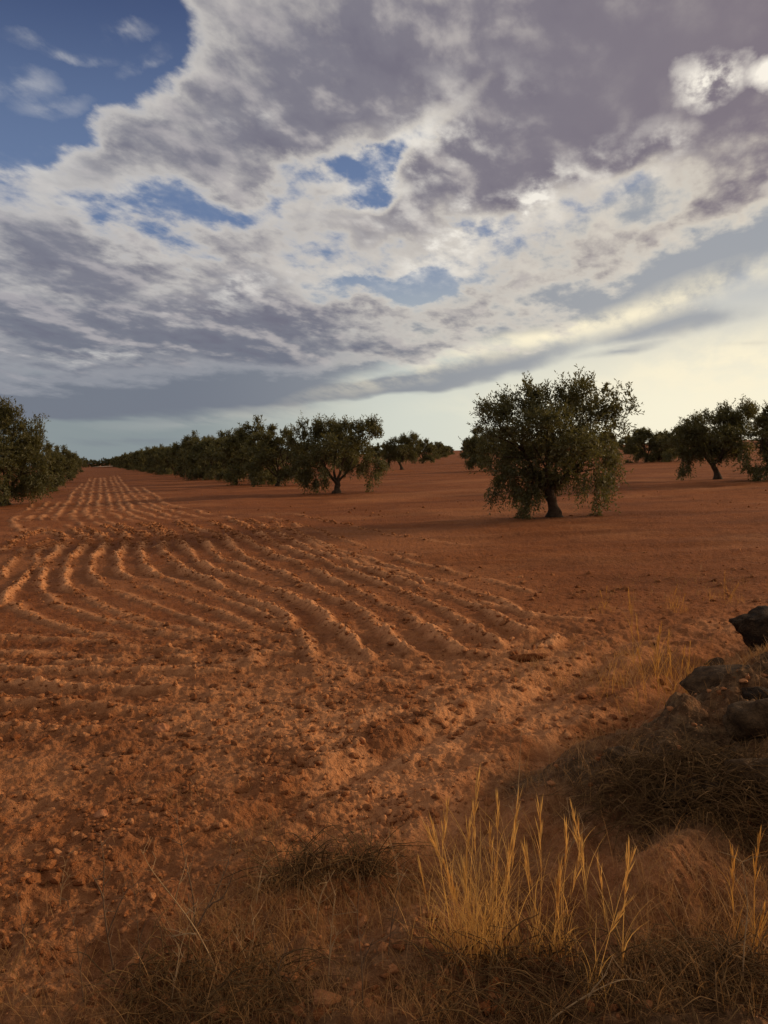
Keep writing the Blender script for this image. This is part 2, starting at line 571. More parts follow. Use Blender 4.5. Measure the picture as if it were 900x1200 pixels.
def leaves(origin, direc, length, width, rng, tint):
    """kite-shaped leaves, folded along the midrib a little"""
    n = len(origin)
    d = direc / (np.linalg.norm(direc, axis=1)[:, None] + 1e-9)
    s = np.cross(d, rng.normal(size=(n, 3)))
    s /= np.linalg.norm(s, axis=1)[:, None] + 1e-9
    L = length[:, None]
    W = width[:, None]
    a = origin
    b = origin + d * L * 0.45 + s * W * 0.5
    c = origin + d * L
    e = origin + d * L * 0.45 - s * W * 0.5
    v = np.stack([a, b, c, e], 1).reshape(-1, 3)
    f = np.arange(4 * n).reshape(-1, 4)
    return v, f, np.repeat(tint, 4)


def crown_mesh(name, clumps, seed, leaf=0.10, dens=1.0, per=11):
    """clumps: (x, y, z, rx, ry, rz, shoots, mode) mode 'u' upright shoots, 'h' hanging, 'o' outward"""
    rng = np.random.default_rng(seed)
    bag = Bag()
    for (cx, cy, cz, rx, ry, rz, ns, mode) in clumps:
        ns = max(6, int(ns * dens))
        # several sub-clusters so that the clump is uneven
        nsub = max(3, ns // 26)
        sc = rng.normal(size=(nsub, 3))
        sc /= np.linalg.norm(sc, axis=1)[:, None]
        sc *= (0.35 + 0.6 * rng.random((nsub, 1)) ** 0.7)
        pick = rng.integers(0, nsub, ns)
        q = sc[pick] + rng.normal(size=(ns, 3)) * 0.21
        outw = q / (np.linalg.norm(q, axis=1)[:, None] + 1e-6)
        p = np.array([cx, cy, cz]) + q * np.array([rx, ry, rz])
        if mode == 'u':
            d = outw * 0.55 + np.array([0, 0, 0.85]) + rng.normal(size=(ns, 3)) * 0.35
            ln = rng.uniform(0.2, 0.5, ns) * (1 + 0.4 * (q[:, 2] > 0.5))
        elif mode == 'h':
            d = outw * 0.35 + np.array([0, 0, -0.95]) + rng.normal(size=(ns, 3)) * 0.3
            ln = rng.uniform(0.25, 0.55, ns)
        else:
            d = outw * 0.8 + np.array([0, 0, 0.25]) + rng.normal(size=(ns, 3)) * 0.45
            ln = rng.uniform(0.2, 0.45, ns)
        d /= np.linalg.norm(d, axis=1)[:, None]
        t = (np.arange(per) + 0.5) / per
        o = p[:, None, :] + d[:, None, :] * (ln[:, None] * t[None, :])[:, :, None]
        droop = (ln[:, None] * t[None, :]) ** 2 * 0.35
        o[:, :, 2] -= droop
        o = o.reshape(-1, 3)
        dd = np.repeat(d, per, 0) * 0.7 + rng.normal(size=(len(o), 3)) * 0.62
        subt = rng.uniform(0.1, 0.9, nsub)[pick]
        tint = np.clip(np.repeat(subt, per) + rng.normal(size=len(o)) * 0.18, 0, 1)
        o[:, 2] = np.maximum(o[:, 2], 0.05)
        v, f, tt = leaves(o, dd, leaf * rng.uniform(0.7, 1.25, len(o)), leaf * 0.3 * rng.uniform(0.8, 1.3, len(o)), rng, tint)
        v[:, 2] = np.maximum(v[:, 2], 0.03)
        bag.add(v, f, tt)
    return bag.mesh(name, M_LEAF)


def trunk_mesh(name, fork, limbs, clumps, seed, r0=0.16):
    """gnarled trunk up to fork, limbs reaching the clumps"""
    rng = np.random.default_rng(seed)
    bag = Bag()
    fx, fy, fz = fork
    n = 9
    t = np.linspace(-0.06, 1, n)
    P = np.stack([fx * t ** 1.4 if False else fx * np.clip(t, 0, 1) ** 1.5, fy * np.clip(t, 0, 1), fz * t], 1)
    P[:, :2] += rng.normal(size=(n, 2)) * 0.018
    rad = r0 * (1.55 - 0.75 * smooth(-0.06, 0.45, t))
    v, f = tube(P, rad, 12, 0.10, rng)
    bag.add(v, f)
    for (tx, ty, tz, r) in limbs:
        m = 8
        s = np.linspace(0, 1, m)[:, None]
        A = np.array([fx, fy, fz - 0.08])
        B = np.array([tx, ty, tz])
        mid = (A + B) / 2 + np.array([0.12 * (tx - fx), 0.12 * (ty - fy), -0.10 * (tz - fz)]) + rng.normal(size=3) * 0.06
        Q = (1 - s) ** 2 * A + 2 * s * (1 - s) * mid + s ** 2 * B
        Q[1:-1] += rng.normal(size=(m - 2, 3)) * 0.02
        v, f = tube(Q, r * (1 - 0.72 * s[:, 0]), 8, 0.08, rng)
        bag.add(v, f)
        # branches from the limb to nearby clumps
        for c in clumps:
            cc = np.array(c[:3])
            if np.linalg.norm(cc - B) < 1.15:
                a0 = Q[rng.integers(3, 7)]
                mm = 6
                s2 = np.linspace(0, 1, mm)[:, None]
                e = cc + rng.normal(size=3) * 0.1
                mid2 = (a0 + e) / 2 + np.array([0, 0, 0.08]) + rng.normal(size=3) * 0.07
                Q2 = (1 - s2) ** 2 * a0 + 2 * s2 * (1 - s2) * mid2 + s2 ** 2 * e
                v, f = tube(Q2, r * 0.42 * (1 - 0.8 * s2[:, 0]), 6, 0.05, rng)
                bag.add(v, f)
    return bag.mesh(name, M_BARK, True)


def d3(clumps2, seed, depth=1.0):
    """lay clumps traced in elevation (x, z) out in depth too"""
    rng = np.random.default_rng(seed)
    out = []
    for (cx, cz, rx, rz, n, mode) in clumps2:
        cy = rng.uniform(-0.5, 0.5) * depth * max(0.2, 1.5 - abs(cx) * 0.45)
        out.append((cx, cy, cz, rx, max(rx, 0.4) * rng.uniform(0.8, 1.2), rz, n, mode))
    return out


# the large tree, elevation traced in metres
A2 = [(-1.05, 2.75, .75, .55, 300, 'u'), (-1.7, 2.95, .38, .35, 90, 'u'), (-1.95, 2.45, .3, .3, 60, 'o'), (-.72, 3.35, .34, .42, 120, 'u'),
      (-.1, 3.1, .45, .4, 130, 'u'), (.55, 3.3, .42, .45, 160, 'u'), (.95, 3.15, .4, .5, 140, 'u'), (1.3, 3.0, .4, .45, 120, 'u'),
      (1.95, 3.05, .28, .32, 55, 'u'), (1.75, 2.6, .35, .4, 60, 'u'), (0, 2.45, 1.0, .65, 420, 'o'), (1.0, 2.35, .75, .7, 300, 'o'),
      (-1.2, 2.05, .75, .6, 300, 'o'), (-.4, 1.65, .85, .55, 300, 'o'), (.75, 1.75, .75, .5, 220, 'o'), (1.45, 1.55, .55, .65, 150, 'h'),
      (-1.75, 1.75, .45, .45, 130, 'o'), (-1.25, 1.25, .5, .45, 140, 'h'), (-.9, .75, .28, .55, 110, 'h'), (-.85, .3, .2, .22, 40, 'h'),
      (1.3, .85, .4, .45, 60, 'h'), (1.15, .42, .2, .25, 30, 'h'), (1.75, 1.1, .3, .5, 50, 'h'), (.45, 1.25, .35, .25, 50, 'h'), (-1.7, 1.0, .2, .3, 30, 'h'),
      (-.5, 1.15, .6, .35, 200, 'h'), (.15, 1.4, .5, .3, 130, 'h'), (-.85, .95, .4, .4, 140, 'h'), (-.6, 3.62, .16, .3, 40, 'u'), (.7, 3.62, .18, .3, 46, 'u'), (1.2, 3.45, .2, .25, 36, 'u'), (2.15, 3.3, .14, .16, 24, 'u'), (-1.85, 3.15, .16, .2, 22, 'u'), (.1, 3.4, .15, .2, 26, 'u'), (-1.2, 3.2, .2, .25, 36, 'u')]
# crown in front of and behind the traced one, so that it is round
A3 = d3(A2, 3) + [(.2, -1.2, 2.1, .8, .6, .7, 200, 'o'), (-.5, 1.2, 2.2, .9, .6, .7, 200, 'o'), (.5, 1.2, 2.6, .7, .5, .6, 120, 'u'), (-.4, -1.1, 2.7, .6, .5, .5, 100, 'u'), (.9, -1.0, 1.3, .45, .4, .5, 70, 'h')]
LIMB_A = [(-.95, .1, 2.2, .085), (-.3, -.5, 2.3, .075), (.4, .5, 2.5, .08), (1.1, -.2, 2.2, .08), (-.5, .7, 1.9, .07), (.9, .6, 1.6, .06), (-.9, -.4, 1.4, .06)]

C2 = [(-1.75, 2.1, .45, .5, 130, 'u'), (-1.0, 2.45, .6, .5, 200, 'u'), (-.3, 3.0, .5, .45, 170, 'u'), (.35, 3.15, .5, .45, 170, 'u'), (.95, 3.1, .5, .45, 150, 'u'),
      (1.5, 3.05, .45, .35, 120, 'u'), (1.8, 2.75, .35, .3, 70, 'u'), (0, 2.3, 1.1, .65, 420, 'o'), (1.1, 2.3, .8, .6, 260, 'o'), (-1.3, 1.75, .8, .5, 260, 'o'),
      (-.5, 1.45, .8, .35, 220, 'h'), (.6, 1.5, .8, .4, 220, 'h'), (-1.5, 1.05, .35, .35, 70, 'h'), (-1.65, .7, .25, .25, 35, 'h'), (1.5, 1.4, .5, .5, 130, 'h')]
C3 = d3(C2, 5) + [(0, -1.2, 2.2, .9, .6, .6, 180, 'o'), (.3, 1.2, 2.3, .9, .6, .7, 180, 'o')]
LIMB_C = [(-1.0, .1, 2.0, .085), (-.2, .5, 2.4, .08), (.6, -.3, 2.4, .08), (1.1, .3, 2.0, .07)]

B2 = [(-1.1, 3.0, .45, .5, 160, 'u'), (-1.7, 2.6, .45, .45, 130, 'u'), (-.4, 2.9, .5, .45, 170, 'u'), (.25, 3.0, .5, .45, 170, 'u'), (.95, 3.1, .5, .5, 170, 'u'), (1.55, 2.85, .45, .4, 130, 'u'),
      (2.0, 2.55, .3, .35, 70, 'u'), (0, 2.2, 1.1, .65, 420, 'o'), (1.2, 2.1, .8, .6, 280, 'o'), (-1.3, 1.9, .75, .65, 300, 'o'), (-.9, 1.2, .7, .45, 220, 'h'), (.9, 1.3, .6, .4, 150, 'h'),
      (1.7, 1.5, .5, .55, 150, 'h'), (-.85, .6, .3, .4, 80, 'h'), (-1.5, .8, .35, .4, 70, 'h'), (1.75, .85, .25, .4, 40, 'h'), (-1.9, 1.6, .3, .5, 80, 'o')]
B3 = d3(B2, 9) + [(0, -1.2, 2.1, .9, .6, .65, 180, 'o'), (.3, 1.2, 2.2, .9, .6, .7, 180, 'o')]
LIMB_B = [(-1.0, .1, 2.2, .085), (-.3, .6, 2.4, .08), (.6, -.3, 2.4, .08), (1.0, .3, 2.0, .07), (-.6, -.6, 1.7, .06)]

L2_ = [(-1.3, 2.6, .6, .55, 200, 'u'), (-.6, 3.3, .5, .5, 180, 'u'), (.1, 3.6, .5, .5, 190, 'u'), (.8, 3.3, .5, .5, 170, 'u'), (1.25, 2.8, .45, .5, 140, 'u'), (0, 2.7, 1.0, .7, 420, 'o'),
       (1.1, 2.1, .7, .7, 280, 'o'), (-1.2, 1.9, .8, .7, 280, 'o'), (.2, 1.6, 1.0, .6, 320, 'o'), (1.4, 1.4, .55, .6, 180, 'h'), (.9, .8, .6, .45, 150, 'h'), (-.8, .9, .6, .5, 150, 'h'), (.1, .7, .35, .4, 70, 'h'), (1.6, .9, .3, .4, 60, 'h')]
L3_ = d3(L2_, 11) + [(0, -1.3, 2.0, .9, .6, .8, 220, 'o'), (.2, 1.2, 2.3, .9, .6, .7, 160, 'o'), (.3, -1.2, 1.0, .5, .4, .4, 80, 'h')]


def jitter(clumps, seed):
    rng = np.random.default_rng(seed)
    out = []
    for c in clumps:
        c = list(c)
        for k in range(3):
            c[k] += rng.normal() * 0.14
        for k in range(3, 6):
            c[k] *= rng.uniform(0.85, 1.2)
        out.append(tuple(c))
    return out


VAR = {}
VAR['A'] = (trunk_mesh('trunk', (-.22, 0, .85), LIMB_A, A3, 21, .17), crown_mesh('crown', A3, 31, .105, 0.82, 12))
VAR['B'] = (trunk_mesh('trunk', (.02, 0, .55), LIMB_B, B3, 22, .17), crown_mesh('crown', B3, 32, .13, 1.0, 10))
VAR['C'] = (trunk_mesh('trunk', (-.25, 0, .8), LIMB_C, C3, 23, .16), crown_mesh('crown', C3, 33, .13, 1.0, 10))
VAR['L'] = (trunk_mesh('trunk', (.1, 0, .6), LIMB_B, L3_, 24, .18), crown_mesh('crown', L3_, 34, .13, 1.1, 10))
SKIRT = [(1.5 * math.cos(a), 1.5 * math.sin(a), .85 + .25 * math.sin(3 * a), .55, .55, .45, 90, 'h') for a in (0.2, 1.3, 2.5, 3.4, 4.4, 5.5)]
far_src = [jitter(B3 + SKIRT, 71), jitter(C3 + SKIRT[:4], 72), jitter(L3_ + SKIRT[2:], 73), jitter(B3 + SKIRT[1:], 74)]
FAR = []
for i, c in enumerate(far_src):
    FAR.append((trunk_mesh('trunk', (random.uniform(-.2, .2), 0, .6), LIMB_B, c, 80 + i, .16), crown_mesh('crown', c, 90 + i, .19, .55, 9)))


def tree(var, xy, label, rz=0.0, sc=1.0, group=None):
    t = thing('olive_tree', label, 'olive tree', (xy[0], xy[1], ground_z(*xy) - 0.02), rz, sc, group)
    tr, cr = var
    link('trunk', tr, t)
    link('crown', cr, t)
    return t


def on_plane_dist(px, py):
    return on_plane(px, py)


PA = on_plane(651, 606)
PB = on_plane(395, 577)
PC = on_plane(841, 562)
tree(VAR['A'], PA, 'largest olive tree, wide ragged crown hanging to the ground, single dark trunk right of centre', 0.0, (.94, 1.0, 0.95))
tree(VAR['B'], PB, 'broad round olive tree with forked trunk, front end of the long row', 0.0, (1.04, 1.04, 1.08))
tree(VAR['C'], PC, 'flat-topped olive tree with low left lobe standing beyond the largest tree on the right', 0.0, (1.0, 1.0, .98))
P = on_plane(905, 563)
tree(FAR[2], P, 'olive tree cut by the right edge, touching the flat-topped tree', 0.9, .85)
P = on_plane(757, 541)
tree(FAR[0], P, 'smaller olive tree peeking out between the largest tree and the flat-topped tree', 2.0, .95)
P = on_plane(785, 540)
tree(FAR[3], P, 'olive tree half hidden behind the low left lobe of the flat-topped tree', 1.0, .85)
P = on_plane(6, 592)
tree(VAR['L'], P, 'tall bushy olive tree cut by the left edge, first of the left row', 0.0, (1.12, 1.12, 1.2))
P = on_plane(50, 577)
tree(FAR[2], P, 'second olive tree of the left row, just behind the tall bushy one', 0.0, .82)
P = on_plane(66, 566)
tree(FAR[1], P, 'third olive tree of the left row, half hidden by the second', 0.4, .95)
P = on_plane(75, 560)
tree(FAR[0], P, 'fourth olive tree of the left row, near the end of the green mass', 1.1, 1.0)
for px, py in ((81, 556), (85, 553.5), (88, 551.8)):
    tree(FAR[random.randrange(4)], on_plane(px, py), 'small olive tree at the far end of the left row', random.uniform(0, 6), 1.0, 'trees at the far end of the left row')

# the square planting grid: u runs up the open lane, the lane right of centre follows 2u+v
ua = R(-20.6)
U = np.array([math.sin(ua), math.cos(ua)])
Vv = np.array([math.cos(ua), -math.sin(ua)])
S = float(np.linalg.norm(PA - PB))
S = 20.4
ORD = ['second', 'third', 'fourth', 'fifth', 'sixth', 'seventh', 'eighth', 'ninth', 'tenth']
used = []


def pix(p, z=0.0):
    v = cam_rot.transposed() @ (Vector((p[0], p[1], z)) - Vector((0, 0, CAM_H)))
    return 450 + F * v.x / -v.z, 600 - F * v.y / -v.z


ROWU = np.array(on_plane(278, 563.5)) - PB
ROWU /= np.linalg.norm(ROWU)
t = 13.0
n_row = 0
while t < 330:
    p = PB + ROWU * t + RNG.normal(size=2) * 0.5
    n_row += 1
    lab = f'{ORD[n_row-1]} olive tree of the long dark row, counted from its front' if n_row <= 9 else 'small dark olive tree in the distant part of the long row'
    tree(FAR[(n_row * 3 + n_row // 4) % 4], p, lab, random.uniform(0, 6.2), random.uniform(1.0, 1.16), 'olive trees of the long row')
    t += 6.6 + 0.012 * t
dvec = 2 * U + Vv
for i in range(1, 8):
    p = PB + dvec * S * i * 0.96 + RNG.normal(size=2) * 0.5
    lab = f'{["first","second","third"][i-1]} olive tree along the narrow lane behind the broad round tree' if i <= 3 else 'tiny olive tree far along the left side of the narrow lane'
    tree(VAR['C'] if i == 1 else FAR[(i + 1) % 4], p, lab, 0.3 if i == 1 else random.uniform(0, 6.2), random.uniform(1.0, 1.08), 'olive trees on the left side of the narrow lane')
for i in range(1, 7):
    p = PA + dvec * S * i + RNG.normal(size=2) * 0.4
    lab = 'olive tree directly behind the left flank of the largest tree' if i == 1 else 'tiny olive tree far along the right side of the narrow lane'
    tree(FAR[(i + 2) % 4], p, lab, random.uniform(0, 6.2), random.uniform(1.0, 1.1), 'olive trees on the right side of the narrow lane')
# the rest of the grid, wherever a crown can show between the others
for i in range(0, 14):
    for j in range(-3, 9):
        p = PB + U * S * i + Vv * S * j
        r = np.hypot(*p)
        if j == 0 or j == -1 or r > 270 or r < 60:
            continue
        x, y = pix(p)
        if x < -20 or x > 920:
            continue
        if j < 0 and True:
            pass
        # skip the lanes' own rows, already planted
        if abs(np.cross(p - PB, dvec) / np.linalg.norm(dvec)) < 4 or abs(np.cross(p - PA, dvec) / np.linalg.norm(dvec)) < 4:
            continue
        if 690 < x < 900 and r < 75:
            continue
        side = 'between the two lanes' if x < 560 else 'beyond the trees on the right'
        tree(FAR[(i * 3 + j) % 4], p + RNG.normal(size=2) * .6, f'distant olive tree {side}', random.uniform(0, 6.2), random.uniform(.9, 1.05), f'distant olive trees {side}')
# far cross row closing the open lane
for k in range(9):
    d = direction(84 + k * 6.5, 543)
    Y = 330 + random.uniform(-10, 10)
    tree(FAR[k % 4], np.array((d.x / d.y * Y, Y)), 'tiny dark olive tree in the row closing the open lane', random.uniform(0, 6), random.uniform(.8, 1.0), 'trees closing the open lane')


# ------------------------------------------------------------------ clods
def ico(sub):
    import bmesh
    bm = bmesh.new()
    bmesh.ops.create_icosphere(bm, subdivisions=sub, radius=1)
    v = np.array([x.co[:] for x in bm.verts])
    f = np.array([[q.index for q in p.verts] for p in bm.faces])
    bm.free()
    return v, f


ICO1, ICO2, ICO3 = ico(1), ico(2), ico(4)


def lump(base, rng, amp=0.3):
    v, f = base
    o = rng.uniform(0, 50, 3)
    n = vnoise(v[:, 0] * 1.4 + o[0] + v[:, 2] * .9, v[:, 1] * 1.4 + o[1] - v[:, 2] * .7, 5) + 0.5 * vnoise(v[:, 0] * 3.1 + o[1] + v[:, 2] * 2.1, v[:, 1] * 3.1 + o[2] - v[:, 2] * 1.7, 6)
    return v * (1 + amp * n)[:, None], f


def build_clods():
    rng = np.random.default_rng(55)
    bag = Bag()
    shapes = [lump(ICO1, rng, .6) for _ in range(14)] + [lump(ICO2, rng, .55) for _ in range(14)]
    for k, (v, f) in enumerate(shapes):
        for _ in range(5):
            n = rng.normal(size=3)
            n /= np.linalg.norm(n)
            v = v - np.maximum(v @ n - rng.uniform(.35, .75), 0)[:, None] * n * .9
        shapes[k] = (v, f)
    N = 24000
    px = rng.uniform(-60, 960, N)
    py = 640 + 560 * rng.random(N) ** 0.85
    pts = np.array([on_plane(a, b) for a, b in zip(px, py)])
    z, dry, bank = terrain(pts[:, 0], pts[:, 1])
    dens = np.clip(0.45 + 0.8 * fbm(pts[:, 0], pts[:, 1], 0.8, 3, 77), 0.05, 1) * np.where(pts[:, 1] > 8, 0.45, 1) * (1 - 0.7 * bank)
    dens *= 1 - 0.6 * smooth(4.6, 3.2, pts[:, 1])
    keep = rng.random(N) < np.maximum(dens, np.where(pts[:, 1] > 5, dry * .8, 0))
    # crumbled crests of the ridges
    ex = []
    for W, amp in RIDGES:
        for i in range(len(W) - 1):
            mid = (W[i] + W[i + 1]) / 2
            if np.hypot(*mid) > 24:
                continue
            L = np.linalg.norm(W[i + 1] - W[i])
            for _ in range(rng.poisson(L * 28 * min(1, amp / .07))):
                ex.append(W[i] + (W[i + 1] - W[i]) * rng.random() + rng.normal(size=2) * .065)
    ex = np.array(ex)
    ze, de, be = terrain(ex[:, 0], ex[:, 1])
    fx = np.array([on_plane(a, b) for a, b in zip(rng.uniform(-40, 940, 2600), 572 + 130 * rng.random(2600) ** .8)])
    fz, fd, fb = terrain(fx[:, 0], fx[:, 1])
    fk = fbm(fx[:, 0], fx[:, 1], 4, 3, 95) > rng.uniform(-.3, .9, len(fx))
    ex, ze, de = np.vstack([ex, fx[fk]]), np.concatenate([ze, fz[fk]]), np.concatenate([de, fd[fk]])
    allp, allz, alld = np.vstack([pts[keep], ex]), np.concatenate([z[keep], ze]), np.concatenate([dry[keep], de])
    for p, zz, d in zip(allp, allz, alld):
        s = (0.005 + 0.030 * rng.random() ** 3.4) * (1 if p[1] > 4.5 else .78)
        if rng.random() < 0.006:
            s = rng.uniform(.025, .045)
        if p[1] > 8:
            s = max(s * 1.15, .013)
        if p[1] > 17:
            s = rng.uniform(.018, .05)
        v, f = shapes[rng.integers(14, 28)] if s > 0.02 else shapes[rng.integers(0, 14)]
        a = rng.uniform(0, 6.28)
        ca, sa = math.cos(a), math.sin(a)
        q = v * s * np.array([rng.uniform(.8, 1.4), rng.uniform(.8, 1.2), rng.uniform(.55, .95)])
        q = np.stack([q[:, 0] * ca - q[:, 1] * sa + p[0], q[:, 0] * sa + q[:, 1] * ca + p[1], q[:, 2] + zz + s * 0.1], 1)
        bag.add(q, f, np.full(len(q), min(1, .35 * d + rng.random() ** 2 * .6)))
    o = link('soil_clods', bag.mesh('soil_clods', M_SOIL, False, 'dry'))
    o['kind'] = 'stuff'
    o['label'] = 'crumbled clods of red earth scattered over the ploughed field'


build_clods()


# ------------------------------------------------------------------ grasses and weeds
def blade(bag, base, height, lean, az, width, rng, tint, bend=0.25, seg=6):
    t = np.linspace(0, 1, seg + 1)
    hx, hy = math.cos(az), math.sin(az)
    out = lean * height * t + bend * height * t ** 2.4
    P = np.stack([base[0] + hx * out, base[1] + hy * out, base[2] + height * (t - 0.18 * abs(bend) * t ** 2.5)], 1)
    P[:, :2] += (rng.normal(size=2) * 0.02 * height)[None, :] * np.sin(t * 3.14)[:, None]
    a = rng.uniform(0, 6.28)
    side = np.array([math.cos(a), math.sin(a), 0])
    w = width * (1 - t ** 1.6) * (0.6 + 0.4 * np.sin(np.clip(t * 2.2, 0, 1.57))) + 0.0004
    v = np.concatenate([P - side * w[:, None] / 2, P + side * w[:, None] / 2])
    n = seg + 1
    f = np.array([(k, n + k, n + k + 1, k + 1) for k in range(seg)])
    bag.add(v, f, tint)
    return P


def seed_head(bag, P, length, rng, tint, fat=1.0):
    """a spike of overlapping spikelets at the tip of a stalk"""
    tip = P[-1]
    d = P[-1] - P[-3]
    d = d / np.linalg.norm(d)
    n = 16
    o = tip + d * (np.linspace(-0.8, 0.15, n) * length)[:, None]
    dd = d + rng.normal(size=(n, 3)) * 0.10
    v, f, t = leaves(o, dd, length * rng.uniform(.35, .6, n), np.full(n, 0.0050 * fat), rng, np.clip(tint + rng.normal(size=n) * .2, 0, 1))
    bag.add(v, f, t)


def grass_tuft(px, py, stalks, label, seed, spread=0.06, hgt=0.6, nb=30, group=None, heads=True, mat=None):
    """stalks: list of (tip px, tip py): the tall stalks as they stand; nb shorter blades at the foot"""
    rng = np.random.default_rng(seed)
    zz = 0.0
    for _ in range(4):
        p = on_plane(px, py, zz)
        zz = ground_z(*p)
    p = on_plane(px, py, zz)
    t = thing('grass_tuft', label, 'grass', (p[0], p[1], zz), 0, 1, group)
    dist = np.hypot(*p)
    bl, hds = Bag(), []
    mat = mat or M_GOLD
    for (tx, ty, bx) in stalks:
        bpx = on_plane(bx, py, zz)
        off = bpx - p
        off = off + rng.normal(size=2) * 0.02
        off[1] += rng.normal() * spread
        h = (py - ty) / F * dist * 1.02
        dx = (tx - bx) / F * dist
        lean = dx / max(h, 1e-3)
        b = (off[0], off[1], -0.03)
        P = blade(bl, b, h, abs(lean) * 0.55, 0 if lean >= 0 else math.pi, 0.0034, rng, rng.uniform(.4, .9), abs(lean) * 0.45, 8)
        if heads:
            hd = Bag()
            seed_head(hd, P, min(.42 * h, rng.uniform(.12, .20)), rng, .7)
            hds.append(hd)
        # leaves on the stalk
        for k in range(6):
            q = P[rng.integers(1, 6)]
            blade(bl, q, h * rng.uniform(.3, .6), rng.uniform(.03, .3), rng.uniform(0, 6.28), rng.uniform(.002, .0046), rng, rng.uniform(.3, .8), .3, 5)
    for k in range(nb * 5):
        a = rng.uniform(0, 6.28)
        rr = spread * math.sqrt(rng.random()) * 1.6
        bx = rng.choice([s[2] for s in stalks]) if stalks else px
        o = (on_plane(bx, py, zz) - p) * rng.uniform(.6, 1.05)
        blade(bl, (o[0] + rr * math.cos(a), o[1] + rr * math.sin(a), -0.03), hgt * rng.uniform(.25, 1.1), rng.uniform(0, .42), rng.uniform(0, 6.28), rng.uniform(.0014, .0036), rng, rng.uniform(0, .9), rng.uniform(.05, .5))
    link('blades', bl.mesh('blades', mat), t)
    for hd in hds:
        link('seed_head', hd.mesh('seed_head', mat), t)
    return t


grass_tuft(562, 1120, [(570, 905, 556), (560, 930, 552), (595, 960, 580), (532, 1010, 545), (540, 1030, 548), (556, 985, 560), (603, 985, 588), (618, 935, 590), (585, 1000, 570), (575, 960, 566), (508, 965, 528), (600, 940, 592), (550, 960, 549)],
           'tallest golden grass clump with many upright stalks at the bottom centre', 101, .07, .42, 46)
grass_tuft(515, 1110, [(510, 970, 528), (533, 945, 532), (488, 1010, 500)], 'sparse golden stalks leaning left of the tallest grass clump', 102, .05, .22, 12)
grass_tuft(628, 1115, [(630, 945, 622), (617, 990, 628), (622, 1000, 630), (645, 1010, 640)], 'golden stalks with drooping heads just right of the tallest clump', 103, .05, .26, 16)
grass_tuft(660, 1120, [(662, 965, 655), (672, 990, 652), (660, 1005, 662)], 'pair of straight golden stalks between the two right clumps', 104, .04, .2, 10)
grass_tuft(697, 1090, [(683, 960, 698), (688, 975, 700), (690, 1000, 697)], 'golden stalk bending left above the earth lump', 105, .04, .15, 8)
grass_tuft(680, 1170, [(738, 1000, 690), (732, 1010, 725), (728, 1040, 680)], 'long golden stalk leaning right across the earth lump', 106, .04, .2, 8)
grass_tuft(882, 1110, [(880, 985, 880), (893, 1050, 886), (872, 1010, 876)], 'greyish gold stalks near the right edge at the bottom', 107, .05, .2, 12, None, True, M_FADED)
grass_tuft(765, 812, [(760, 722, 764), (772, 735, 770), (778, 742, 776), (790, 752, 786), (755, 752, 757), (783, 748, 780), (766, 745, 767), (797, 765, 792), (770, 757, 771), (749, 765, 754), (803, 770, 798), (788, 760, 783)],
           'golden grass clump standing on the field side of the bank', 108, .30, .36, 34, None, True, M_FADED)
grass_tuft(708, 715, [(710, 690, 708), (704, 694, 708)], 'two thin pale grass stalks on the bare field right of the ridges', 109, .1, .15, 8, None, True, M_FADED)
grass_tuft(793, 715, [(797, 690, 793), (788, 700, 790), (800, 696, 796)], 'thin leaning grass stalks on the field above the golden clump', 110, .1, .2, 10, None, True, M_FADED)
grass_tuft(850, 705, [(850, 675, 850), (845, 685, 850), (858, 683, 850)], 'faint grass stalks near the dark jagged stone', 111, .15, .2, 12, None, True, M_FADED)


def weed(px, py, sticks, label, seed, mat, r=0.0035, group=None):
    """dry branching weed: sticks given as image polylines of one plant, standing at its own distance"""
    rng = np.random.default_rng(seed)
    zz = 0.0
    for _ in range(4):
        p = on_plane(px, py, zz)
        zz = ground_z(*p)
    p = on_plane(px, py, zz)
    t = thing('dry_weed', label, 'weed', (p[0], p[1], zz), 0, 1, group)
    dist = np.hypot(*p)
    bag = Bag()
    for poly in sticks:
        P = []
        ph = rng.uniform(-.12, .12)
        for k, (x, y) in enumerate(catmull(poly, 4)):
            d = direction(x, y)
            # stand the plant upright in the vertical plane through its foot
            s = p[1] / d.y * (1 + ph * 0.2 * k / 8)
            P.append((d.x * s - p[0], d.y * s - p[1], CAM_H + d.z * s - zz))
        P = np.array(P)
        P[0] += (0, 0, -0.01)
        n = len(P)
        v, f = tube(P, r * np.linspace(1, .35, n) * rng.uniform(.8, 1.1), 6, .1, rng)
        bag.add(v, f)
        # side twigs
        for k in range(3, n, 3):
            a0 = P[k]
            for _ in range(2):
                e = a0 + np.array([rng.normal() * .04, rng.normal() * .04, rng.uniform(.01, .06)])
                v, f = tube(np.array([a0, (a0 + e) / 2 + rng.normal(size=3) * .006, e]), [r * .4, r * .3, r * .15], 5)
                bag.add(v, f)
    link('stem', bag.mesh('stem', mat, True), t)
    return t


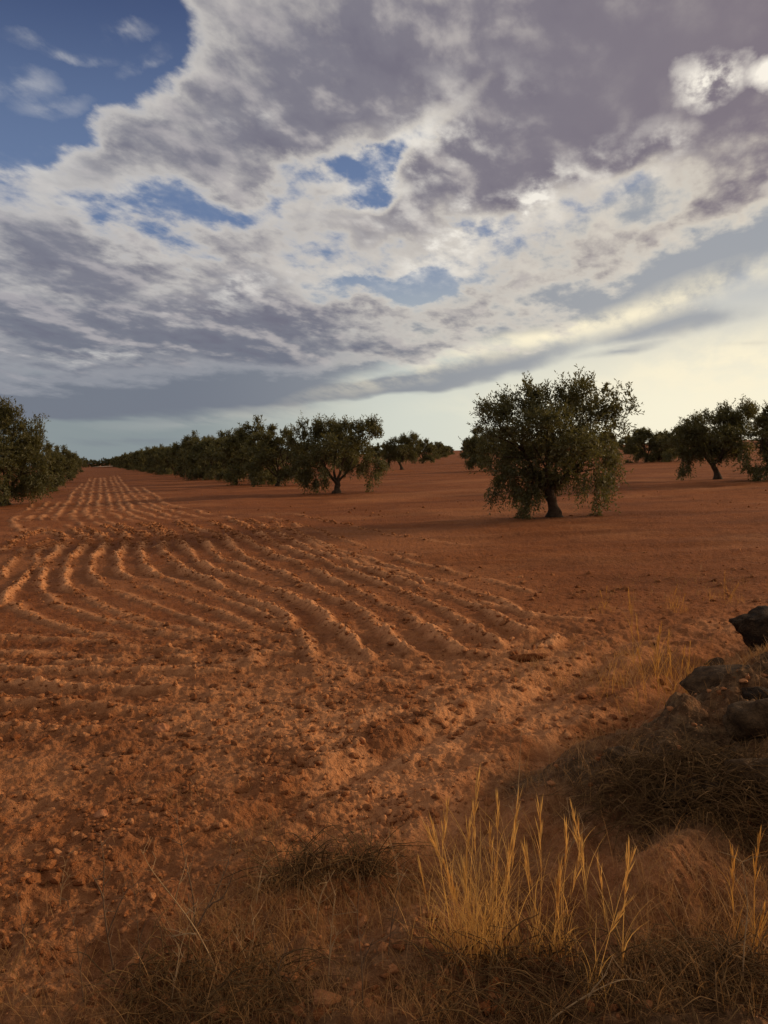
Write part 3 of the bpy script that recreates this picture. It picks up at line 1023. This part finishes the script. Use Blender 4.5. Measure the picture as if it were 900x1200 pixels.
weed(228, 1092, [[(228, 1092), (245, 1060), (258, 1035), (268, 1008), (272, 975)], [(228, 1092), (226, 1050), (215, 1000), (208, 965)], [(245, 1060), (262, 1050), (275, 1020)]], 'dark forked dry weed at the lower left of the field edge', 201, M_STEM, .004)
weed(255, 1138, [[(255, 1138), (230, 1090), (205, 1055), (178, 1020), (165, 995)], [(230, 1092), (200, 1098)], [(205, 1055), (212, 1030)]], 'pale slanting dry stem crossing the dark forked weed', 202, M_PALE, .0028)
weed(134, 1140, [[(134, 1140), (126, 1095), (121, 1050), (122, 1010), (118, 985)], [(126, 1095), (140, 1060), (150, 1040)], [(121, 1050), (108, 1025)]], 'dark upright dry weed nearest the lower left corner', 203, M_STEM, .004)
weed(290, 1130, [[(290, 1130), (282, 1108), (272, 1090)], [(290, 1130), (298, 1095), (294, 1060)]], 'short pale dry weed right of the dark forked one', 204, M_PALE, .0025)
weed(370, 1090, [[(370, 1090), (358, 1072), (345, 1060)], [(370, 1090), (376, 1050), (392, 1020)]], 'short pale dry weed below the wheel ruts', 205, M_PALE, .0028)
weed(600, 1010, [[(600, 1010), (604, 960), (608, 910), (611, 855)], [(604, 955), (613, 945)], [(604, 960), (598, 945)]], 'tall thin dry weed behind the tallest grass clump', 206, M_PALE, .0028)
weed(425, 1180, [[(425, 1180), (424, 1130), (419, 1080), (421, 1040)], [(424, 1130), (438, 1100)]], 'straight pale stem left of the tallest grass clump', 207, M_STEM, .003)
weed(720, 1195, [[(640, 1198), (690, 1165), (730, 1148), (760, 1152)], [(690, 1165), (712, 1140)]], 'low curved dry stem lying at the bottom edge', 208, M_PALE, .003)
weed(870, 1160, [[(870, 1160), (872, 1110), (876, 1060), (870, 1010)]], 'single greyish stem near the lower right corner', 209, M_PALE, .003)
weed(655, 1010, [[(655, 1010), (672, 985), (668, 960), (664, 935)], [(672, 985), (690, 968)]], 'thin dry weed at the lower foot of the bank', 210, M_PALE, .0025)


for k_, (bx_, by_, h_, lean_) in enumerate([(30, 1120, 90, -12), (70, 1060, 60, 8), (165, 1150, 130, -8), (200, 1180, 110, 20), (330, 1165, 90, -14), (385, 1150, 100, 6), (455, 1120, 100, 12), (470, 1060, 70, -8), (98, 1175, 120, -14), (300, 1060, 60, 10)]):
    weed(bx_, by_, [[(bx_, by_), (bx_ + lean_ * .3, by_ - h_ * .35), (bx_ + lean_ * .7, by_ - h_ * .7), (bx_ + lean_ * 1.4, by_ - h_)], [(bx_ + lean_ * .3, by_ - h_ * .35), (bx_ + lean_ * .3 + 10, by_ - h_ * .6)]],
         'thin dry straw-coloured weed stalk standing along the lower left field edge', 220 + k_, M_PALE if k_ % 2 else M_STEM, .0024, 'thin weed stalks along the field edge')


def build_straw():
    """short dry grass and litter of the verge and bank"""
    rng = np.random.default_rng(66)
    bag = Bag()
    N = 60000
    px = rng.uniform(-40, 940, N)
    py = 790 + 420 * rng.random(N) ** 0.75
    pts = np.array([on_plane(a, b) for a, b in zip(px, py)])
    z, dry, bank = terrain(pts[:, 0], pts[:, 1])
    patch = fbm(pts[:, 0], pts[:, 1], 0.55, 3, 88)
    band = smooth(950, 1120, py) * 0.95 + smooth(-0.2, 0.9, patch) * smooth(860, 1000, py) * .6 + .04
    dens = np.clip(np.maximum(band, bank * 0.9), 0, 1) * np.clip(.55 + patch, .05, 1)
    keep = rng.random(N) < dens * 0.6
    for p, zz, b in zip(pts[keep], z[keep], bank[keep]):
        h = rng.uniform(.03, .12) * (1 + 1.4 * rng.random() ** 6)
        if rng.random() < 0.35:                # lying straw
            blade(bag, (p[0], p[1], zz + .008), h * .25, 2.2, rng.uniform(0, 6.28), .0022, rng, rng.random(), .6, 4)
        else:
            blade(bag, (p[0], p[1], zz - .01), h, rng.uniform(0, .5), rng.uniform(0, 6.28), rng.uniform(.0014, .003), rng, rng.random(), rng.uniform(0, .7), 4)
    N = 5200
    px = rng.uniform(560, 960, N)
    py = 640 + 200 * rng.random(N) ** .7
    pts = np.array([on_plane(a, b) for a, b in zip(px, py)])
    z = terrain(pts[:, 0], pts[:, 1])[0]
    pt = fbm(pts[:, 0], pts[:, 1], 1.4, 3, 93)
    kk = rng.random(N) < np.clip(.25 + pt, 0, 1) * smooth(540, 760, px) * smooth(640, 740, py)
    for p, zz in zip(pts[kk], z[kk]):
        h = rng.uniform(.05, .16)
        for _ in range(4):
            blade(bag, (p[0] + rng.normal() * .02, p[1] + rng.normal() * .02, zz - .01), h * rng.uniform(.5, 1), rng.uniform(0, .5), rng.uniform(0, 6.28), rng.uniform(.003, .0055), rng, rng.random(), rng.uniform(0, .6), 3)
    o = link('dry_grass', bag.mesh('dry_grass', M_STRAW))
    o['kind'] = 'stuff'
    o['label'] = 'short dry grass and straw litter covering the verge and bank'


build_straw()


def brush(px, py, w, h, n, label, seed, mat, name='brush_pile'):
    rng = np.random.default_rng(seed)
    zz = 0.0
    for _ in range(4):
        p = on_plane(px, py, zz)
        zz = ground_z(*p)
    t = thing(name, label, 'brush', (p[0], p[1], zz))
    bag = Bag()
    for k in range(n):
        a = rng.uniform(0, 6.28)
        rr = math.sqrt(rng.random())
        bx, by = w * rr * math.cos(a), w * .6 * rr * math.sin(a)
        bz = ground_z(p[0] + bx, p[1] + by) - zz
        L = rng.uniform(.12, .42)
        az = rng.uniform(0, 6.28)
        el = rng.uniform(.05, 1.1)
        m = 6
        s = np.linspace(0, 1, m)
        top = h * (1 - rr ** 2)
        z0 = bz + rng.uniform(0, top)
        P = np.stack([bx + math.cos(az) * math.cos(el) * L * s, by + math.sin(az) * math.cos(el) * L * s, z0 + math.sin(el) * L * s - .5 * L * s ** 2], 1)
        P += np.cumsum(rng.normal(size=(m, 3)) * .008, 0)
        v, f = tube(P, rng.uniform(.0012, .0034) * np.linspace(1, .4, m), 5)
        bag.add(v, f)
    link('twigs', bag.mesh('twigs', mat, True), t)
    return t


brush(800, 925, .42, .16, 900, 'dark tangle of dead brush lying against the near side of the bank', 301, M_BRUSH)
brush(890, 905, .30, .14, 380, 'dark dead brush at the right edge beside the pale rounded stone', 302, M_BRUSH)
brush(430, 1020, .10, .05, 130, 'small dark patch of dead weeds below the wheel ruts', 303, M_BRUSH, 'dead_weed_patch')
brush(360, 1030, .16, .06, 170, 'low dark dead weeds left of centre at the field edge', 304, M_BRUSH, 'dead_weed_patch')
brush(250, 1165, .34, .06, 300, 'dark matted weeds along the bottom edge at left', 305, M_BRUSH, 'dead_weed_patch')
brush(620, 1170, .38, .07, 330, 'dark matted weeds around the feet of the golden grass', 306, M_BRUSH, 'dead_weed_patch')
brush(830, 1150, .30, .07, 330, 'dark matted weeds in the lower right corner', 307, M_BRUSH, 'dead_weed_patch')


def stone(px, py, size, label, seed, mat, amp=.3, sink=.25, z_guess=0.0):
    rng = np.random.default_rng(seed)
    zz = z_guess
    for _ in range(5):
        p = on_plane(px, py, zz)
        zz = ground_z(*p)
    v, f = lump(ICO3, rng, amp)
    # facets: flatten against a few random planes
    for _ in range(7):
        n = rng.normal(size=3)
        n /= np.linalg.norm(n)
        d = v @ n
        lim = rng.uniform(.62, .9)
        v = v - np.maximum(d - lim, 0)[:, None] * n * .85
    v = v * (1 + 0.05 * fbm(v[:, 0] + v[:, 2] * .6, v[:, 1] - v[:, 2] * .7, .35, 4, seed, .6))[:, None]
    v = v * np.array(size)
    me = mesh_from('stone', v, f, mat, True)
    o = link('stone', me, None, (p[0], p[1], zz + size[2] * (1 - 2 * sink)))
    tag(o, label, 'stone')
    return o


def jagged_stone():
    import bmesh
    zz = 0.2
    for _ in range(5):
        p = on_plane(900, 760, zz)
        zz = ground_z(*p)
    k = np.hypot(*p) / F
    rng = np.random.default_rng(9)
    prof = [(866, 729), (874, 724), (886, 721), (905, 717), (935, 722), (874, 741), (884, 750), (893, 768), (945, 775), (955, 745)]
    bm = bmesh.new()
    for (x, y) in prof:
        lx, lz = (x - 900) * k, (760 - y) * k
        dep = 0.16 if x > 880 else 0.05
        for sgn in (-1, 1):
            bm.verts.new((lx + rng.normal() * .008, sgn * dep + rng.normal() * .02, lz + rng.normal() * .006))
    bmesh.ops.convex_hull(bm, input=bm.verts)
    loose = [v for v in bm.verts if not v.link_faces]
    bmesh.ops.delete(bm, geom=loose, context='VERTS')
    bmesh.ops.triangulate(bm, faces=bm.faces)
    bmesh.ops.subdivide_edges(bm, edges=bm.edges, cuts=5, use_grid_fill=True)
    bmesh.ops.triangulate(bm, faces=bm.faces)
    v = np.array([x.co[:] for x in bm.verts])
    f = np.array([[q.index for q in fc.verts] for fc in bm.faces])
    bm.free()
    n = fbm(v[:, 0] + v[:, 1] * .7, v[:, 2] - v[:, 1] * .6, .07, 4, 91, .6)
    c = v.mean(0)
    v = c + (v - c) * (1 + .13 * n)[:, None]
    o = link('stone', mesh_from('stone', v, f, M_STONE_DARK, False), None, (p[0], p[1], zz - .02))
    tag(o, 'dark jagged stone poking out at the right edge above the bank', 'stone')


jagged_stone()
stone(862, 812, (.34, .24, .10), 'large flat brown slab half buried in the top of the bank', 410, M_STONE, .3, .3)
stone(893, 868, (.20, .17, .13), 'large weathered brown stone at the right edge below the black one', 411, M_STONE, .35, .3)
stone(800, 868, (.17, .11, .07), 'long brown stone forming the rim of the bank above the dead brush', 412, M_STONE, .35, .35)
stone(735, 888, (.13, .09, .05), 'smaller brown stone lower down on the rim of the bank', 413, M_STONE, .35, .35)
stone(884, 965, (.15, .12, .10), 'brown stone under the dead brush near the right edge', 414, M_STONE, .3, .3)
stone(838, 782, (.10, .08, .06), 'small brown stone behind the flat slab, beside the golden clump', 415, M_STONE, .35, .3)
stone(890, 822, (.09, .08, .055), 'small black stone standing in for a dark hole in the bank at the right edge', 402, M_STONE_DARK, .3, .2)  # added dark stone, stands in for the shade of a hole
stone(838, 935, (.075, .065, .06), 'pale rounded stone in front of the dead brush', 403, M_STONE, .25, .2)
stone(628, 772, (.16, .07, .05), 'low soil lump standing in for the dark hollow where the last ridges end near the bank', 405, M_SOIL, .5, .35)  # added lump, stands in for a shaded hollow
stone(118, 957, (.035, .03, .026), 'pale clod alone on the headland at lower left', 406, M_CLOD, .3, .3)
stone(190, 856, (.05, .04, .035), 'orange-brown clod at the end of the headland passes', 407, M_CLOD, .35, .3)

# ------------------------------------------------------------------ sky, light
SUN_AZ, SUN_EL = 72.0, 15.0          # degrees to the right of the view, above the horizon
world = bpy.data.worlds.new('World')
scene.world = world
world.use_nodes = True
nt = world.node_tree
nt.nodes.clear()
g = G(nt)
wout = nt.nodes.new('ShaderNodeOutputWorld')
bg = nt.nodes.new('ShaderNodeBackground')
SKY_S = 0.1
bg.inputs[1].default_value = SKY_S
nt.links.new(bg.outputs[0], wout.inputs[0])
sky = nt.nodes.new('ShaderNodeTexSky')
sky.sky_type = 'NISHITA'
sky.sun_disc = False
sky.sun_elevation = R(SUN_EL)
sky.sun_rotation = R(SUN_AZ)
sky.altitude = 100
sky.air_density = 1.0
sky.dust_density = 1.0
sky.ozone_density = 2.0
gen = g.n('ShaderNodeTexCoord', out=0)
sep = nt.nodes.new('ShaderNodeSeparateXYZ')
nt.links.new(gen, sep.inputs[0])
sx, sy, sz = sep.outputs
az = g.m('ARCTAN2', sx, sy)
el = g.m('ARCSINE', sz)
# cloud plane, rotated so that its y axis runs along the streets of cloud
zz = g.m('ADD', g.m('MAXIMUM', sz, 0.0), 0.17)
cxp = g.m('DIVIDE', sx, zz)
cyp = g.m('DIVIDE', sy, zz)
cv = g.n('ShaderNodeCombineXYZ', {0: cxp, 1: cyp, 2: 0.0})
along = g.n('ShaderNodeVectorRotate', {'Vector': cv, 'Angle': R(20.0)}, rotation_type='Z_AXIS')
street = g.n('ShaderNodeMapping', {'Vector': along, 'Scale': (1.0, 0.40, 1.0)})
puffy = g.n('ShaderNodeMapping', {'Vector': along, 'Scale': (1.0, 0.62, 1.0)})


def px_ae(x, y):
    d = direction(x, y)
    return math.atan2(d.x, d.y), math.asin(d.z)


# warped angular coordinates so that the masses get ragged outlines
def warp(vec, scale, amt, detail):
    nzc = g.n('ShaderNodeTexNoise', {'Vector': vec, 'Scale': scale, 'Detail': detail, 'Roughness': 0.62}, out=1)
    sepn = nt.nodes.new('ShaderNodeSeparateColor')
    nt.links.new(nzc, sepn.inputs[0])
    return (g.m('MULTIPLY', g.m('SUBTRACT', sepn.outputs[0], 0.5), amt), g.m('MULTIPLY', g.m('SUBTRACT', sepn.outputs[1], 0.5), amt * .8))


w1 = warp(puffy, 1.6, 0.16, 3)
w2 = warp(puffy, 5.0, 0.09, 8)
waz = g.m('ADD', az, g.m('ADD', w1[0], w2[0]))
wel = g.m('ADD', el, g.m('ADD', w1[1], w2[1]))
AE = g.n('ShaderNodeCombineXYZ', {0: waz, 1: wel, 2: 0.0})
AE0 = g.n('ShaderNodeCombineXYZ', {0: g.m('MULTIPLY_ADD', w1[0], 0.35, az), 1: g.m('MULTIPLY_ADD', w1[1], 0.25, el), 2: 0.0})


def blob_sum(blobs, base, vec):
    acc = None
    for (x, y, rx, ry, rot, w) in blobs:
        a0, e0 = px_ae(x, y)
        a1, _ = px_ae(x + 20, y)
        _, e1 = px_ae(x, y - 20)
        kx, ky = abs(a1 - a0) / 20, abs(e1 - e0) / 20
        mp = g.n('ShaderNodeMapping', {'Vector': vec, 'Location': (a0, e0, 0), 'Rotation': (0, 0, R(rot)), 'Scale': (rx * kx, ry * ky, 1)}, vector_type='TEXTURE')
        gr = g.n('ShaderNodeTexGradient', {'Vector': mp}, out=1, gradient_type='SPHERICAL')
        acc = g.m('MULTIPLY_ADD', gr, w, base if acc is None else acc)
    return acc


# cover of the main broken layer: + cloud, - clear
COVER = [
    (20, 60, 230, 170, 20, -1.9), (110, 30, 150, 130, 0, -1.2), (0, 150, 150, 90, 0, -1.3),
    (470, 172, 150, 26, 33, -0.95), (380, 207, 90, 26, 15, -0.6), (445, 225, 60, 20, 15, -.6), (245, 246, 120, 34, 0, -.75),
    (175, 275, 100, 30, 0, -0.5), (450, 335, 140, 28, 6, -0.75), (510, 325, 60, 22, 5, -.5), (90, 420, 110, 14, 0, -.3),
    (640, 90, 420, 210, 15, 0.9), (330, 110, 180, 120, 20, 0.45), (840, 40, 300, 210, 0, 1.0), (560, 180, 170, 90, 20, .5),
    (100, 190, 80, 60, 30, .35), (90, 340, 300, 80, 0, 0.6), (240, 390, 280, 65, 5, 0.6), (700, 150, 190, 100, 25, .5),
    (440, 190, 190, 90, 25, -.35), (640, 265, 190, 60, 22, -.40), (770, 205, 80, 45, 20, -.3),
    (300, 190, 120, 50, 10, .3), (540, 270, 140, 60, 15, -.25), (100, 245, 180, 50, 0, -.2), (320, 340, 200, 30, 8, -.2), (100, 405, 200, 24, 0, -.2),
]
cover = blob_sum(COVER, 0.42, AE)
OFF = (0.05, -0.012, 0.0)
puffy_off = g.n('ShaderNodeVectorMath', {0: puffy, 1: OFF}, operation='ADD')
n1 = g.noise(puffy, 4.2, 10, 0.55, 0.1)
n1b = g.noise(puffy_off, 4.2, 7, 0.53, 0.1)
n2 = g.noise(puffy, 14.0, 7, 0.58, 0.1)
n5 = g.noise(street, 1.4, 7, 0.6)
nn = g.m('ADD', g.m('MULTIPLY', g.m('SUBTRACT', n1, 0.5), 2.2), g.m('MULTIPLY', g.m('SUBTRACT', n2, 0.5), 1.0))
nn = g.m('ADD', nn, g.m('MULTIPLY', g.m('SUBTRACT', n5, 0.5), 1.2))
calm = g.m('SUBTRACT', 1.0, blob_sum([(790, 60, 430, 200, 8, 1.0), (200, 440, 420, 70, 0, .5)], 0.0, AE0), 0, True)
nn = g.m('MULTIPLY', nn, calm)
dens = g.m('ADD', cover, nn)
# the broken layer thins out towards the horizon on the right
fade = blob_sum([(780, 480, 480, 190, 17, 1.9), (450, 545, 640, 130, 3, 1.5), (240, 490, 460, 80, 3, .9), (0, 512, 420, 70, 0, .8), (830, 300, 200, 60, 20, .6)], 0.0, AE0)
dens = g.m('SUBTRACT', dens, fade)
alpha = g.mr(dens, -0.16, 0.40)
thick = g.mr(dens, 0.05, 0.85)
K = 1 / SKY_S


def kc(*c):
    return tuple(v * K for v in srgb(*c))


sunv = (math.sin(R(SUN_AZ)) * math.cos(R(SUN_EL)), math.cos(R(SUN_AZ)) * math.cos(R(SUN_EL)), math.sin(R(SUN_EL)))
right = g.mr(az, R(-28), R(30), 0, 1, 'LINEAR')
lit = g.mix(right, kc(200, 197, 195), kc(232, 222, 204))
lit = g.mix(g.m('MULTIPLY', g.mr(el, R(13), R(5)), g.mr(az, R(6), R(-10))), lit, kc(150, 153, 161))
shade = g.mix(right, kc(124, 127, 140), kc(128, 118, 127))
shade = g.mix(g.mr(el, R(14), R(3)), shade, kc(110, 117, 131))
# flanks of the billows turned towards the sun are paler
relief = g.m('MULTIPLY', g.m('SUBTRACT', n1, n1b), calm)
shade = g.mix(g.m('MULTIPLY', g.mr(relief, -0.01, 0.13), 0.75), shade, g.mix(right, kc(176, 172, 176), kc(205, 196, 186)))
shade = g.mix(g.m('MULTIPLY', g.mr(relief, 0.0, -0.14), 0.5), shade, g.mix(right, kc(104, 106, 124), kc(110, 101, 114)))
ccol = g.mix(thick, lit, shade)
# clear sky behind: the physical sky, paler with haze near the horizon
clear = g.mix(1.0, sky.outputs[0], (0.52, 0.49, 0.70), 'MULTIPLY')
clear = g.mix(g.mr(el, R(33), R(17), 0, .75), clear, kc(112, 133, 168))
hz_col = g.mix(g.mr(az, R(-16), R(3)), kc(138, 148, 150), g.mix(g.mr(az, R(1), R(22)), kc(214, 217, 204), kc(251, 243, 216)))
hazef = g.mr(el, R(17), R(2), 0, .98)
clear = g.mix(hazef, clear, hz_col)
# smooth high veil bands (stratus) low in the sky
VEIL = [(560, 432, 200, 22, 9, 1.0), (440, 455, 170, 14, 4, .8), (800, 378, 120, 24, 5, .9), (730, 412, 70, 9, 5, .6), (880, 405, 70, 10, 3, .6),
        (790, 275, 340, 100, 18, 1.9), (560, 370, 250, 36, 8, .9), (180, 462, 280, 40, -2, 1.0), (330, 430, 220, 45, 3, .9), (30, 468, 170, 34, 0, .8), (480, 390, 170, 36, 10, .6),
        (200, 512, 260, 10, 0, .35), (60, 485, 200, 10, 2, .3)]
veil = blob_sum(VEIL, 0.0, AE0)
nv = g.noise(street, 1.3, 8, 0.6)
veil = g.m('ADD', veil, g.m('MULTIPLY', g.m('SUBTRACT', nv, 0.5), 1.3))
va = g.mr(veil, 0.12, 0.75, 0, .92)
vcol = g.mix(g.mr(az, R(-16), R(22)), kc(114, 120, 133), kc(160, 163, 168))
col = g.mix(va, clear, vcol)
# thin bright streaks on the right, lit through
n4 = g.noise(street, 3.0, 8, 0.62)
STREAK = [(250, 488, 200, 12, 3, .3), (130, 412, 130, 8, 2, .5), (60, 432, 120, 7, 0, .4), (800, 345, 260, 26, 14, 1.0), (520, 425, 220, 20, 12, .8), (640, 385, 180, 16, 10, .7), (470, 400, 120, 12, 12, .4), (870, 425, 160, 60, 0, .9), (700, 455, 260, 36, 3, .5)]
st = blob_sum(STREAK, 0.0, AE0)
st = g.m('MULTIPLY', st, g.mr(n4, 0.36, 0.60))
col = g.mix(g.m('MULTIPLY', st, .9, 0, True), col, g.mix(g.mr(az, R(-18), R(0)), kc(196, 194, 190), kc(255, 243, 212)))
col = g.mix(alpha, col, ccol)
# gaps with the sun behind the thin edges
gap = blob_sum([(833, 95, 56, 46, 0, 1.9), (903, 92, 30, 30, 0, 1.7)], 0.0, g.n('ShaderNodeCombineXYZ', {0: g.m('ADD', az, g.m('MULTIPLY', w2[0], .8)), 1: g.m('ADD', el, g.m('MULTIPLY', w2[1], .8)), 2: 0.0}))
gap = g.m('MULTIPLY', gap, g.mr(n2, 0.34, 0.60))
gap2 = blob_sum([(620, 240, 190, 50, 22, 1.2), (765, 200, 80, 42, 20, 1.2), (470, 190, 190, 90, 25, 1.0), (300, 335, 180, 28, 8, .8), (100, 240, 180, 44, 0, .6), (110, 410, 170, 20, 0, .6), (280, 150, 60, 30, 20, .6), (520, 280, 160, 50, 12, .8), (55, 45, 60, 16, -10, .5), (150, 30, 40, 14, 0, .5), (20, 95, 60, 24, 10, .5), (165, 70, 40, 16, 30, .5), (100, 60, 50, 12, 0, .4), (60, 125, 60, 18, 10, .4), (90, 205, 60, 30, 20, .4)], 0.0, AE)
gap = g.m('MULTIPLY_ADD', gap2, g.mr(g.m('MULTIPLY_ADD', n1, 0.5, g.m('MULTIPLY', n2, 0.5)), 0.44, 0.64), gap)
col = g.mix(g.m('MULTIPLY', gap, 1.0, 0, True), col, g.mix(right, kc(222, 220, 216), kc(252, 244, 230)))
# below the horizon
col = g.mix(g.mr(el, R(-1.5), R(-3)), col, kc(110, 95, 85))
nt.links.new(col, bg.inputs[0])

sun_d = bpy.data.lights.new('sun', 'SUN')
sun_d.energy = 3.0
sun_d.angle = R(6.0)
sun_d.color = (1.0, 0.74, 0.46)
sun = bpy.data.objects.new('sun', sun_d)
COL.objects.link(sun)
sun.rotation_euler = Vector(sunv).to_track_quat('Z', 'Y').to_euler()

scene.view_settings.view_transform = 'Standard'
scene.view_settings.look = 'None'
scene.view_settings.exposure = 0.0
scene.view_settings.gamma = 1.0
scene.view_settings.use_curve_mapping = False
scene.render.engine = 'CYCLES'
scene.cycles.max_bounces = 5
scene.cycles.diffuse_bounces = 3
scene.cycles.transmission_bounces = 3
